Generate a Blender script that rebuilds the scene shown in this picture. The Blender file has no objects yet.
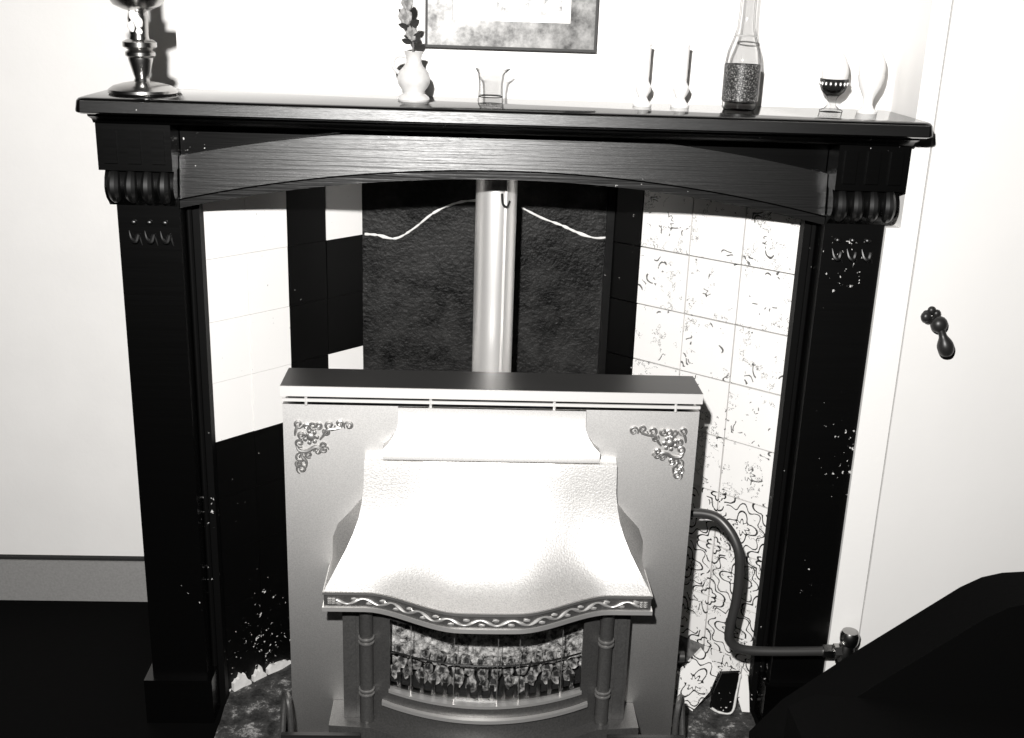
import bpy, bmesh, math, random
from mathutils import Vector, Matrix, noise
random.seed(7)
PI = math.pi
S = bpy.context.scene
COL = S.collection

# ------------------------------------------------------------------ camera
CAM = dict(loc=(-0.0592, -1.9415, 1.3113), pitch=0.3193, yaw=0.0425, roll=0.0343, f=1128.8)
cd = bpy.data.cameras.new('camera')
cd.sensor_width = 36.0
cd.lens = CAM['f'] / 1024 * 36
cd.clip_start = 0.02
cam = bpy.data.objects.new('camera', cd)
COL.objects.link(cam)
p, yw, r = CAM['pitch'], CAM['yaw'], CAM['roll']
fwd = Vector((math.sin(yw) * math.cos(p), math.cos(yw) * math.cos(p), -math.sin(p)))
right = Vector((math.cos(yw), -math.sin(yw), 0))
up = right.cross(fwd)
R_ = math.cos(r) * right + math.sin(r) * up
U_ = -math.sin(r) * right + math.cos(r) * up
m = Matrix((R_, U_, -fwd)).transposed().to_4x4()
m.translation = Vector(CAM['loc'])
cam.matrix_world = m
S.camera = cam

# ------------------------------------------------------------------ world, flash, exposure
w = bpy.data.worlds.new('world')
S.world = w
w.use_nodes = True
w.node_tree.nodes['Background'].inputs[0].default_value = (1, .985, .97, 1)
w.node_tree.nodes['Background'].inputs[1].default_value = 0.003
fl = bpy.data.lights.new('camera_flash', 'SPOT')
fl.energy = 305
fl.color = (1, .985, .965)
fl.shadow_soft_size = 0.022
fl.spot_size = math.radians(135)
fl.spot_blend = 1.0
flo = bpy.data.objects.new('camera_flash', fl)
COL.objects.link(flo)
flo.location = (-0.20, -1.93, 1.60)
flo.rotation_euler = (Vector((0.05, -0.05, 0.93)) - flo.location).to_track_quat('-Z', 'Y').to_euler()
S.view_settings.view_transform = 'Standard'
S.view_settings.look = 'None'
S.view_settings.exposure = 0.0
S.view_settings.gamma = 1.0
S.view_settings.use_curve_mapping = False


# ------------------------------------------------------------------ materials
def tint(v):
    return (v, v * .985, v * .965, 1)


class NT:
    def __init__(s, name):
        s.m = bpy.data.materials.new(name)
        s.m.use_nodes = True
        s.t = s.m.node_tree
        s.b = s.t.nodes['Principled BSDF']

    def n(s, t, **kw):
        a = s.t.nodes.new(t)
        for k, v in kw.items():
            if isinstance(k, str) and hasattr(a, k):
                setattr(a, k, v)
            else:
                a.inputs[k].default_value = v
        return a

    def l(s, a, b):
        s.t.links.new(a, b)

    def math(s, op, a, b=None, c=None):
        k = s.t.nodes.new('ShaderNodeMath')
        k.operation = op
        for i, v in enumerate((a, b, c)):
            if v is None:
                continue
            if isinstance(v, (int, float)):
                k.inputs[i].default_value = v
            else:
                s.l(v, k.inputs[i])
        return k.outputs[0]

    def obj(s, scale=(1, 1, 1), loc=(0, 0, 0)):
        tc = s.n('ShaderNodeTexCoord')
        mp = s.n('ShaderNodeMapping')
        mp.inputs['Scale'].default_value = scale
        mp.inputs['Location'].default_value = loc
        s.l(tc.outputs['Object'], mp.inputs[0])
        return mp.outputs[0]

    def noise(s, scale, detail=4, vec=None, rough=.6):
        k = s.n('ShaderNodeTexNoise')
        k.inputs['Scale'].default_value = scale
        k.inputs['Detail'].default_value = detail
        k.inputs['Roughness'].default_value = rough
        s.l(vec if vec is not None else s.obj(), k.inputs['Vector'])
        return k.outputs['Fac']

    def ramp(s, fac, stops):
        k = s.n('ShaderNodeValToRGB')
        e = k.color_ramp.elements
        while len(e) < len(stops):
            e.new(.5)
        for i, (pos, v) in enumerate(stops):
            e[i].position = pos
            e[i].color = tint(v)
        s.l(fac, k.inputs[0])
        return k.outputs[0]

    def mix(s, fac, a, b):
        k = s.n('ShaderNodeMix')
        k.data_type = 'RGBA'
        if isinstance(fac, (int, float)):
            k.inputs[0].default_value = fac
        else:
            s.l(fac, k.inputs[0])
        for i, v in ((6, a), (7, b)):
            if isinstance(v, (int, float)):
                k.inputs[i].default_value = tint(v)
            else:
                s.l(v, k.inputs[i])
        return k.outputs[2]

    def bump(s, h, strength, dist=.002):
        k = s.n('ShaderNodeBump')
        k.inputs['Strength'].default_value = strength
        k.inputs['Distance'].default_value = dist
        s.l(h, k.inputs['Height'])
        s.l(k.outputs[0], s.b.inputs['Normal'])

    def base(s, v):
        if isinstance(v, (int, float)):
            s.b.inputs['Base Color'].default_value = tint(v)
        else:
            s.l(v, s.b.inputs['Base Color'])

    def set(s, rough=.5, metal=0, spec=.5):
        s.b.inputs['Roughness'].default_value = rough
        s.b.inputs['Metallic'].default_value = metal
        s.b.inputs['Specular IOR Level'].default_value = spec
        return s.m


def plain(name, v, rough=.5, metal=0, spec=.5, var=0, vscale=20, bump=0, bscale=80):
    k = NT(name)
    if var:
        k.base(k.ramp(k.noise(vscale), [(.3, max(v - var, 0)), (.7, v + var)]))
    else:
        k.base(v)
    if bump:
        k.bump(k.noise(bscale), bump)
    return k.set(rough, metal, spec)


def gloss_black(name, v=.0008, rough=.26, chips=.74, chipv=.55, grain=(3, 60, 60), spec=.5, bump=.25, cs=95):
    k = NT(name)
    gp_ = k.n('ShaderNodeNewGeometry').outputs['Position']
    c = k.noise(cs, 3, gp_)
    c2 = k.noise(6, 2, gp_)
    mask = k.ramp(k.math('MULTIPLY', c, k.math('ADD', c2, .5)), [(chips - .005, 0), (chips + .02, 1)])
    k.base(k.mix(mask, v, chipv))
    k.bump(k.noise(1, 5, k.obj(grain)), bump, .0015)
    return k.set(rough, 0, spec)


def tile_mat(name, v, wear_glare, pat=True, rough=.2, linev=.03):
    """white glazed tile with a printed rosette, thinned by wear and by painted overexposure, and crazing"""
    k = NT(name)
    tc = k.n('ShaderNodeTexCoord')
    sx = k.n('ShaderNodeSeparateXYZ')
    k.l(tc.outputs['Object'], sx.inputs[0])
    oi = k.n('ShaderNodeObjectInfo')
    X = k.math('DIVIDE', sx.outputs[0], .054)
    Z = k.math('DIVIDE', sx.outputs[2], .054)
    off = k.n('ShaderNodeVectorMath')
    off.operation = 'ADD'
    rv = k.math('MULTIPLY', oi.outputs['Random'], 37.0)
    cb = k.n('ShaderNodeCombineXYZ')
    for i in range(3):
        k.l(rv, cb.inputs[i])
    k.l(tc.outputs['Object'], off.inputs[0])
    k.l(cb.outputs[0], off.inputs[1])
    nv = off.outputs[0]
    wob = k.math('MULTIPLY', k.math('SUBTRACT', k.noise(50, 2, nv), .5), .14)

    def petals(x, z, r0, a, nfold, wd):
        rr = k.math('SQRT', k.math('ADD', k.math('MULTIPLY', x, x), k.math('MULTIPLY', z, z)))
        th = k.math('ARCTAN2', z, x)
        cs = k.math('COSINE', k.math('MULTIPLY', th, nfold))
        tgt = k.math('ADD', k.math('MULTIPLY', cs, a), r0)
        d = k.math('ABSOLUTE', k.math('SUBTRACT', k.math('ADD', rr, wob), tgt))
        return k.math('LESS_THAN', d, wd)
    ax = k.math('SUBTRACT', k.math('ABSOLUTE', X), .95)
    az = k.math('SUBTRACT', k.math('ABSOLUTE', Z), .95)
    fac = None
    if pat:
        for args in ((X, Z, .46, .17, 4, .035), (X, Z, .24, .07, 8, .03), (ax, az, .46, .15, 4, .035), (ax, az, .18, .05, 4, .035), (X, Z, .80, .12, 8, .025)):
            f = petals(*args)
            fac = f if fac is None else k.math('MAXIMUM', fac, f)
        wn = k.math('GREATER_THAN', k.noise(26, 4, nv), wear_glare)
        fac = k.math('MULTIPLY', fac, wn)
    chip = k.math('GREATER_THAN', k.noise(150, 3, nv), .74)
    if pat:
        cr = k.math('LESS_THAN', k.math('ABSOLUTE', k.math('SUBTRACT', k.noise(30, 5, nv, .7), .5)), .007)
        cr = k.math('MULTIPLY', cr, k.math('GREATER_THAN', k.noise(18, 2, nv), .56))
        chip = k.math('MAXIMUM', chip, cr)
    fac = chip if fac is None else k.math('MAXIMUM', fac, chip)
    k.base(k.mix(fac, v, linev))
    k.bump(k.noise(40, 3, nv), .15, .001)
    return k.set(rough)


M = {}
M['wall'] = plain('white_plaster', .80, .75, bump=.12, bscale=90)
M['wall_left'] = plain('off_white_plaster', .80, .8, var=.02, vscale=6, bump=.15, bscale=120)
M['door_paint'] = plain('cream_door_paint', .76, .6, var=.012, vscale=5, bump=.1, bscale=60)
M['skirting'] = plain('grey_gloss_skirting', .27, .5, var=.03, vscale=200)
M['floor'] = plain('black_floor', .0012, .8, spec=.06, bump=.2)
M['gap'] = plain('dark_gap', .01, .9)
M['black'] = gloss_black('black_gloss_paint', chips=.80)
M['black_worn'] = gloss_black('chipped_black_paint', chips=.735, rough=.32)
M['shelf_top'] = gloss_black('glossy_shelf_paint', v=.003, rough=.10, chips=.80, bump=.02)
M['carving'] = gloss_black('carved_black_paint', v=.001, rough=.38, chips=.82, spec=.9, bump=.05)
M['jamb'] = gloss_black('matt_black_paint', v=.001, rough=.6, chips=.735, spec=.12)
M['frieze'] = gloss_black('grained_black_paint', v=.003, rough=.35, chips=.80, grain=(5, 120, 220), bump=.45)
M['tile_plain'] = tile_mat('white_glazed_tile', .88, .9, pat=False)
M['tile_overlit'] = tile_mat('overlit_flower_tile', .86, .60, linev=.12)  # print paled and broken up to paint flash overexposure on the upper tiles
M['tile_flower'] = tile_mat('flower_tile', .84, .43)
M['tile_black'] = gloss_black('black_tile', v=.001, rough=.4, chips=.75, cs=120, chipv=.7, grain=(30, 30, 30), spec=.25)
M['grout_white'] = plain('white_grout', .85, .8)
M['grout_dark'] = plain('dark_grout', .12, .9, var=.08, vscale=60)
M['plaster_broken'] = plain('broken_plaster', .7, .9, var=.1, vscale=40, bump=.6, bscale=60)
k = NT('sooty_back')
k.base(k.ramp(k.noise(9, 8, rough=.75), [(.40, .001), (.80, .045)]))
k.bump(k.noise(110, 6), .9, .003)
M['soot'] = k.set(.40, spec=.2)
k = NT('dirty_hearth')
k.base(k.ramp(k.noise(26, 8, rough=.8), [(.38, .004), (.54, .05), (.68, .55)]))
k.bump(k.noise(45, 6), .8, .006)
M['hearth'] = k.set(.8)
M['alu'] = plain('dull_aluminium', .95, .42, .8, bump=.06, bscale=30)
k = NT('bronze_grey_metal')
gl_ = k.n('ShaderNodeBsdfAnisotropic')
gl_.distribution = 'BECKMANN'
gl_.inputs['Roughness'].default_value = .62
k.l(k.ramp(k.noise(500, 2), [(.3, .62), (.7, .78)]), gl_.inputs['Color'])
k.l(gl_.outputs[0], k.t.nodes['Material Output'].inputs[0])
k.t.nodes.remove(k.b)
M['fire'] = k.m
k = NT('stippled_hood_metal')
k.base(k.ramp(k.noise(420, 2), [(.35, .75), (.6, .95)]))
k.bump(k.noise(330, 2), .35, .001)
M['hood'] = k.set(.50, .95)
M['fire_light'] = plain('pale_satin_metal', .85, .5, .5)
M['fire_dark'] = plain('dark_satin_metal', .13, .42, .7, var=.03, vscale=300)
M['fire_top'] = plain('dark_top_metal', .10, .40, .8)
M['relief'] = plain('cast_relief_metal', .40, .42, .85)
M['relief_bright'] = plain('bright_cast_metal', .75, .42, .8)
M['iron'] = plain('black_iron', .02, .4, .3)
M['pipe'] = plain('dull_brown_pipe', .09, .38, .7)
M['brass'] = plain('dark_brass', .38, .25, 1)
M['candle_and_highlight'] = plain('pale_wax_and_highlight', .75, .4)
M['china'] = plain('white_china', .82, .18)
M['egg'] = plain('eggshell', .84, .5)
M['ceramic_grey'] = plain('pale_stoneware', .55, .3, var=.06, vscale=40)
M['leaf'] = plain('dark_leaf', .03, .4)
M['petal'] = plain('pale_petal', .24, .6, var=.12, vscale=90)
M['stem'] = plain('stem', .1, .6)
M['uphol'] = plain('black_upholstery', .0012, .85, spec=.05, bump=.2, bscale=200)
k = NT('coal')
k.base(k.ramp(k.noise(60, 5), [(.38, .01), (.66, .8)]))
k.bump(k.noise(120, 4), .6, .003)
M['coal'] = k.set(.7)
k = NT('radiant_brick')
k.base(k.ramp(k.noise(75, 6, rough=.7), [(.38, .03), (.62, .75)]))
k.bump(k.noise(90, 5), 1, .006)
M['radiant'] = k.set(.8)
k = NT('speckled_dark_label')
k.base(k.ramp(k.noise(420, 2), [(.5, .012), (.68, .30)]))
M['label'] = k.set(.35)
k = NT('mottled_frame')
k.base(k.ramp(k.noise(26, 6, rough=.7), [(.35, .015), (.68, .20)]))
M['frame'] = k.set(.36, .5)
k = NT('pale_print')
k.base(k.ramp(k.noise(48, 5), [(.36, .10), (.54, .75)]))
M['print'] = k.set(.3)
M['matboard'] = plain('white_mount', .82, .7)
M['frame_shadow_edge'] = plain('shadow_dark_edge', .05, .6, 0, .2)  # edge coloured dark to paint the thin shadow line round the frame


def glass(name, tr, edge, gl=.06, rough=.02):
    k = NT(name)
    t = k.t
    t.nodes.remove(k.b)
    out = t.nodes['Material Output']
    lw = k.n('ShaderNodeLayerWeight')
    lw.inputs['Blend'].default_value = .5
    tr_ = k.n('ShaderNodeBsdfTransparent')
    rp = k.n('ShaderNodeValToRGB')
    rp.color_ramp.elements[0].position = .5
    rp.color_ramp.elements[0].color = (tr, tr, tr, 1)
    rp.color_ramp.elements[1].position = .98
    rp.color_ramp.elements[1].color = (edge, edge, edge, 1)
    k.l(lw.outputs['Facing'], rp.inputs[0])
    k.l(rp.outputs[0], tr_.inputs[0])
    g = k.n('ShaderNodeBsdfGlossy')
    g.inputs['Roughness'].default_value = rough
    mx = k.n('ShaderNodeMixShader')
    mx.inputs[0].default_value = gl
    k.l(tr_.outputs[0], mx.inputs[1])
    k.l(g.outputs[0], mx.inputs[2])
    k.l(mx.outputs[0], out.inputs[0])
    return k.m


M['glass'] = glass('clear_glass', .985, .08)
M['pane'] = glass('fire_pane_glass', .93, .3, .04)
M['cut_glass'] = glass('cut_glass', .45, .03, .12, .08)


# ------------------------------------------------------------------ mesh helpers
def box(bm, x0, x1, y0, y1, z0, z1):
    v = [bm.verts.new((x, y, z)) for z in (z0, z1) for y in (y0, y1) for x in (x0, x1)]
    for f in ((0, 2, 3, 1), (4, 5, 7, 6), (0, 1, 5, 4), (2, 6, 7, 3), (0, 4, 6, 2), (1, 3, 7, 5)):
        bm.faces.new([v[i] for i in f])
    return v


def bevel(bm, w, seg=2, ang=30):
    ed = [e for e in bm.edges if len(e.link_faces) == 2 and e.calc_face_angle(0) > math.radians(ang)]
    bmesh.ops.bevel(bm, geom=ed, offset=w, segments=seg, affect='EDGES', profile=.5, clamp_overlap=True)


def prism(bm, poly, axis, lo, hi):
    """poly of (a,b); axis 'x': (y,z), 'y': (x,z), 'z': (x,y)"""
    def P(a, b, c):
        return {'x': (c, a, b), 'y': (a, c, b), 'z': (a, b, c)}[axis]
    A = [bm.verts.new(P(a, b, lo)) for a, b in poly]
    B = [bm.verts.new(P(a, b, hi)) for a, b in poly]
    n = len(poly)
    bm.faces.new(A)
    bm.faces.new(B[::-1])
    for i in range(n):
        bm.faces.new((A[i], B[i], B[(i + 1) % n], A[(i + 1) % n]))


def lathe(bm, prof, c=(0, 0, 0), seg=32, cap=True):
    rings = []
    for rad, z in prof:
        if rad < 1e-6:
            rings.append([bm.verts.new((c[0], c[1], c[2] + z))])
        else:
            rings.append([bm.verts.new((c[0] + rad * math.cos(2 * PI * i / seg), c[1] + rad * math.sin(2 * PI * i / seg), c[2] + z)) for i in range(seg)])
    for a, b in zip(rings, rings[1:]):
        if len(a) == 1 and len(b) == 1:
            continue
        for i in range(seg):
            j = (i + 1) % seg
            if len(a) == 1:
                bm.faces.new((a[0], b[j], b[i]))
            elif len(b) == 1:
                bm.faces.new((a[i], a[j], b[0]))
            else:
                bm.faces.new((a[i], a[j], b[j], b[i]))
    if cap:
        if len(rings[0]) > 1:
            bm.faces.new(rings[0][::-1])
        if len(rings[-1]) > 1:
            bm.faces.new(rings[-1])


def spline(pts, n=8):
    pts = [Vector(q) for q in pts]
    out = []
    P = [pts[0]] + pts + [pts[-1]]
    for i in range(1, len(P) - 2):
        for s in range(n):
            t = s / n
            a, b, c, d = P[i - 1], P[i], P[i + 1], P[i + 2]
            out.append(.5 * ((2 * b) + (c - a) * t + (2 * a - 5 * b + 4 * c - d) * t * t + (3 * b - a - 3 * c + d) * t ** 3))
    out.append(pts[-1])
    return out


def tube(bm, pts, rad, seg=10, flat=None):
    """swept round section; rad number or list; flat=(axis vector, factor) squashes the section"""
    pts = [Vector(q) for q in pts]
    n = len(pts)
    rr = rad if isinstance(rad, (list, tuple)) else [rad] * n
    prev = None
    rings = []
    for i, q in enumerate(pts):
        t = (pts[min(i + 1, n - 1)] - pts[max(i - 1, 0)]).normalized()
        if prev is None:
            a = Vector((0, 0, 1)) if abs(t.z) < .9 else Vector((0, 1, 0))
            u = t.cross(a).normalized()
        else:
            u = (prev - t * prev.dot(t)).normalized()
        prev = u
        v = t.cross(u)
        ring = []
        for k_ in range(seg):
            a = 2 * PI * k_ / seg
            o = rr[i] * (math.cos(a) * u + math.sin(a) * v)
            if flat:
                ax = Vector(flat[0])
                o = o - ax * o.dot(ax) * (1 - flat[1])
            ring.append(bm.verts.new(q + o))
        rings.append(ring)
    for a, b in zip(rings, rings[1:]):
        for i in range(seg):
            j = (i + 1) % seg
            bm.faces.new((a[i], a[j], b[j], b[i]))
    bm.faces.new(rings[0][::-1])
    bm.faces.new(rings[-1])


def blob(bm, c, rx, ry, rz, sub=2, amp=0.0, seed=0):
    res = bmesh.ops.create_icosphere(bm, subdivisions=sub, radius=1)
    for v in res['verts']:
        d = 1 + (noise.noise(v.co * 1.7 + Vector((seed * 3.1, seed, -seed))) * amp if amp else 0)
        v.co = Vector((v.co.x * rx * d + c[0], v.co.y * ry * d + c[1], v.co.z * rz * d + c[2]))


def mesh_of(name, bm, mat, smooth=True):
    bmesh.ops.recalc_face_normals(bm, faces=bm.faces)
    me = bpy.data.meshes.new(name)
    bm.to_mesh(me)
    bm.free()
    me.materials.append(M[mat] if isinstance(mat, str) else mat)
    if smooth:
        me.polygons.foreach_set('use_smooth', [True] * len(me.polygons))
        me.set_sharp_from_angle(angle=math.radians(35))
    return me


def wbase(o):
    b = Vector((0, 0, 0))
    while o is not None:
        b += o.location
        o = o.parent
    return b


def obj(name, bm, mat, parent=None, base=None, smooth=True, label=None):
    """links bm (world coordinates) as one mesh object whose origin is base, or its own centre"""
    if base is None:
        lo = [min(v.co[i] for v in bm.verts) for i in range(3)]
        hi = [max(v.co[i] for v in bm.verts) for i in range(3)]
        base = Vector(((lo[0] + hi[0]) / 2, (lo[1] + hi[1]) / 2, lo[2]))
    base = Vector(base)
    bmesh.ops.translate(bm, verts=bm.verts, vec=-base)
    o = bpy.data.objects.new(name, mesh_of(name, bm, mat, smooth))
    COL.objects.link(o)
    if parent is not None:
        o.parent = parent
        o.location = base - wbase(parent)
    else:
        o.location = base
    if label:
        o['label'] = label
    return o


def thing(name, label, cat, loc, group=None):
    o = bpy.data.objects.new(name, None)
    o.empty_display_size = .05
    COL.objects.link(o)
    o.location = loc
    o['label'] = label
    o['category'] = cat
    if group:
        o['group'] = group
    return o


def tag(o, label, cat, group=None):
    o['label'] = label
    o['category'] = cat
    if group:
        o['group'] = group
    return o


def struct(o, label=None, cat=None):
    o['kind'] = 'structure'
    if label:
        o['label'] = label
    if cat:
        o['category'] = cat
    return o


NB = bmesh.new

# ------------------------------------------------------------------ the setting
b = NB(); box(b, -2.2, 2.4, -2.8, .42, -.04, 0)
struct(obj('floor', b, 'floor'), 'black floor in front of the fireplace and alcove', 'floor')

b = NB()
box(b, -.545, .70, 0, .42, 1.061, 2.3)
struct(obj('wall_back', b, 'wall'), 'white chimney breast wall above the black mantelpiece', 'wall')

for nm, x0, x1, y0, lb in (('wall_inner_left', -.545, -.522, 0, 'narrow chimney pier behind the left pilaster'), ('wall_inner_right', .522, .6275, 0, 'narrow chimney pier behind the right pilaster'), ('wall_inner_back', -.522, .522, .33, 'dark masonry at the back of the fireplace recess')):
    b = NB(); box(b, x0, x1, y0, .42, 0, 1.061)
    struct(obj(nm, b, 'wall'), lb, 'wall')
b = NB(); box(b, -2.2, -.545, .33, .42, 0, 2.3)
struct(obj('wall_left', b, 'wall_left'), 'off-white alcove wall left of the fireplace', 'wall')
b = NB(); box(b, -2.2, -.545, .312, .33, 0, .098); bevel(b, .003)
struct(obj('baseboard_left', b, 'skirting'), 'plain grey skirting board along the left alcove wall', 'baseboard')
b = NB(); box(b, -2.2, -.545, .318, .3299, .098, .104)
struct(obj('trim_2', b, 'gap'), 'dark gap line along the top of the grey skirting', 'trim')

b = NB(); prism(b, [(.652, 0), (.652, .095), (.6285, .095), (.6285, .968), (.652, .968), (.652, 2.3), (.6825, 2.3), (.6825, 0)], 'y', -.120, -.002)
struct(obj('trim_1', b, 'wall', smooth=False), 'white cupboard frame post beside the right pilaster', 'frame')
b = NB(); box(b, .6825, .6855, -.105, 0, 0, 2.3)
struct(obj('trim_3', b, 'gap'), 'narrow dark gap along the cupboard door edge', 'trim')
# cupboard door with slightly wavering painted edge
b = NB()
n = 46
poly = []
for i in range(n + 1):
    z = 2.3 * i / n
    poly.append((.685 + .0011 * noise.noise(Vector((0, 3, z * 7))) + .0006, z))
poly += [(2.3, 2.3), (2.3, 0)]
prism(b, poly, 'y', -.119, -.085)
door = struct(obj('door_1', b, 'door_paint', smooth=False, base=(.685, -.102, 0)), 'cream painted cupboard door in the right alcove', 'door')
# drop latch handle (a part of the door)
b = NB()
hx, hz = .7345, .815
for a in range(5):
    an = a * 2 * PI / 5 + .4
    blob(b, (hx - .010 + .009 * math.cos(an), -0.1250, hz + .006 + .009 * math.sin(an)), .0075, .006, .0075)
blob(b, (hx - .020, -0.1270, hz + .004), .009, .008, .010)
hd = obj('door_handle', b, 'iron', door, label='black rosette latch handle with pear-shaped drop')
b = NB(); blob(b, (hx, -0.1370, hz - .006), .0145, .013, .0145, 3)
obj('knob', b, 'iron', hd)
b = NB()
pts = spline([(hx + .002, -0.1410, hz - .012), (hx + .008, -0.1450, hz - .028), (hx + .013, -0.1460, hz - .042), (hx + .017, -0.1450, hz - .056)], 6)
nn = len(pts)
tube(b, pts, [.0065 + .0075 * math.sin(PI * max(0, (i / (nn - 1) - .25) / .85)) for i in range(nn)], 14)
obj('drop', b, 'iron', hd)

# ------------------------------------------------------------------ hearth, tiled cheeks, back
def bumpy_slab(name, mat, x0, x1, y0, y1, z0, z1, nx, ny, amp, clip=None):
    b = NB()
    top = []
    for j in range(ny + 1):
        row = []
        for i in range(nx + 1):
            x = x0 + (x1 - x0) * i / nx
            y = y0 + (y1 - y0) * j / ny
            z = z1 + amp * noise.noise(Vector((x * 22, y * 22, 1.3))) + amp * .6 * noise.noise(Vector((x * 60, y * 60, 4)))
            row.append(b.verts.new((x, y, z)))
        top.append(row)
    bot = [[b.verts.new((v.co.x, v.co.y, z0)) for v in row] for row in top]
    for j in range(ny):
        for i in range(nx):
            b.faces.new((top[j][i], top[j][i + 1], top[j + 1][i + 1], top[j + 1][i]))
            b.faces.new((bot[j][i], bot[j + 1][i], bot[j + 1][i + 1], bot[j][i + 1]))
    for i in range(nx):
        b.faces.new((top[0][i], bot[0][i], bot[0][i + 1], top[0][i + 1]))
        b.faces.new((top[ny][i], top[ny][i + 1], bot[ny][i + 1], bot[ny][i]))
    for j in range(ny):
        b.faces.new((top[j][0], top[j + 1][0], bot[j + 1][0], bot[j][0]))
        b.faces.new((top[j][nx], bot[j][nx], bot[j + 1][nx], top[j + 1][nx]))
    return obj(name, b, mat)


tag(bumpy_slab('hearth_slab', 'hearth', -.505, .505, -.35, .215, 0, .008, 90, 50, .004), 'dirty grey rubble-strewn hearth slab under the gas fire', 'hearth')

TW, TH, PW, PH = .1075, .1095, .1105, .112


def tile_mesh(name, wd, ht, mat):
    b = NB(); box(b, -wd / 2, wd / 2, -.004, .004, -ht / 2, ht / 2); bevel(b, .0012, 1)
    return mesh_of(name, b, mat, False)


def cheek(side, pts, label, grout, matfn, PW, gap=.003):
    (xo, yo), (xi, yi) = pts
    o3, i3 = Vector((xo, yo, 0)), Vector((xi, yi, 0))
    d = (i3 - o3).normalized()
    Lg = (i3 - o3).length
    nrm = Vector((d.y, -d.x, 0)) if side == 'R' else Vector((-d.y, d.x, 0))
    if nrm.y > 0:
        nrm = -nrm
    t = thing('tiled_cheek', label, 'tile panel', (xo, yo, 0))
    ang = math.atan2(d.y, d.x)
    # mortar bed
    b = NB()
    a0, a1 = o3 - nrm * .003, i3 - nrm * .003
    q = [a0, a1, a1 - nrm * .03, a0 - nrm * .03]
    prism(b, [(v.x, v.y) for v in q], 'z', 0.0, 1.06)
    obj('mortar_bed', b, grout, t, smooth=False)
    cache = {}
    cols = []
    s = 0.0
    while s < Lg - .02:
        wd = min(PW, Lg - s)
        cols.append((s, wd))
        s += PW
    rows = [(.081 + PH * i) for i in range(-1, 9)]
    for ci, (s0, wd) in enumerate(cols):
        for ri, z0 in enumerate(rows):
            zl, zh = max(z0, 0.012), min(z0 + PH, 1.06)
            if zh - zl < .02:
                continue
            mt = matfn(ci, ri)
            if mt is None:
                continue
            key = (round(wd, 3), round(zh - zl, 3), mt)
            if key not in cache:
                cache[key] = tile_mesh('tile', wd - gap, zh - zl - gap, mt)
            o = bpy.data.objects.new('tile', cache[key])
            COL.objects.link(o)
            o.parent = t
            c = o3 + d * (s0 + wd / 2) + Vector((0, 0, (zl + zh) / 2)) + nrm * random.uniform(-.0006, .0012)
            o.location = c - t.location
            o.rotation_euler = (random.uniform(-.006, .006), 0, ang + random.uniform(-.008, .008))
    return t


def left_tiles(ci, ri):
    # rows: 0 -> z<.081 ... 4 -> .417-.529, 5 -> .529-.641 ... 7 -> .753-.865, 8 -> .865-.977
    if ci <= 1:
        return 'tile_plain' if ri >= 5 else 'tile_black'
    if ci == 2:
        return 'tile_black'
    return 'tile_plain' if ri in (8, 5, 9) else 'tile_black'


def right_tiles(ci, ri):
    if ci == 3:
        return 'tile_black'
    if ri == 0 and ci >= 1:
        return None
    return 'tile_flower' if ri <= 3 else 'tile_overlit'


cheekL = cheek('L', ((-.515, -.036), (-.268, .215)), 'left splayed fireplace cheek, plain white tiles over black tiles', 'grout_white', left_tiles, .0883, .0007)
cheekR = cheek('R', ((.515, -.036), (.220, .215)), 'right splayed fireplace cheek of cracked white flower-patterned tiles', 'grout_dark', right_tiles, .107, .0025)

bk = thing('fire_back_panel', 'sooty black back panel behind the flue pipe with pale cracks', 'panel', (-.024, .215, 0))
b = NB(); box(b, -.268, .220, .215, .235, 0, 1.06)
obj('panel', b, 'soot', bk)
for seq in ([(-.262, .868), (-.235, .866), (-.20, .858), (-.165, .88), (-.13, .905), (-.10, .925), (-.07, .931), (-.03, .934)],
            [(.04, .925), (.08, .91), (.12, .895), (.15, .878), (.185, .870), (.215, .872)]):
    b = NB()
    pts = spline([(x + random.uniform(-.002, .002), .2155, z + random.uniform(-.004, .004)) for x, z in seq], 6)
    tube(b, pts, [.0016 + .0034 * abs(noise.noise(Vector((q.x * 60, 0, q.z * 60)))) for q in pts], 6, ((0, 1, 0), .5))
    obj('crack_filler', b, 'plaster_broken', bk, label='jagged pale crack line')
# vertical raised edge strip at right of the panel
b = NB(); box(b, .205, .2195, .205, .215, .3, 1.055); bevel(b, .002)
obj('edge_strip', b, 'black_worn', bk)

# broken plaster along the foot of the left cheek and loose broken tiles at the right
dl = Vector((-.268 + .515, .215 + .036, 0)).normalized()
nl = Vector((dl.y, -dl.x, 0))
for s0, s1, hh, sd in ((.012, .052, .060, 1), (.058, .088, .030, 2), (.092, .150, .038, 3)):
    b = NB()
    n = 12
    front = []
    for i in range(n + 1):
        u = i / n
        h_ = hh * (.25 + .75 * abs(noise.noise(Vector((sd * 5.3 + u * 3.1, sd, 0)))) * 1.6) * math.sin(PI * min(1, u + .12)) ** .5 + .004
        front.append((s0 + (s1 - s0) * u, .008 + h_))
    poly = [(s0, .004)] + front + [(s1, .004)]
    A = [b.verts.new(Vector((-.515, -.036, z)) + dl * q + nl * .0125) for q, z in poly]
    K = [b.verts.new(Vector((-.515, -.036, z)) + dl * q + nl * .004) for q, z in poly]
    b.faces.new(A); b.faces.new(K[::-1])
    for i in range(len(A)):
        j = (i + 1) % len(A)
        b.faces.new((A[i], K[i], K[j], A[j]))
    obj('plaster_patch', b, 'plaster_broken', cheekL, smooth=False, label='jagged broken white plaster')


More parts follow.
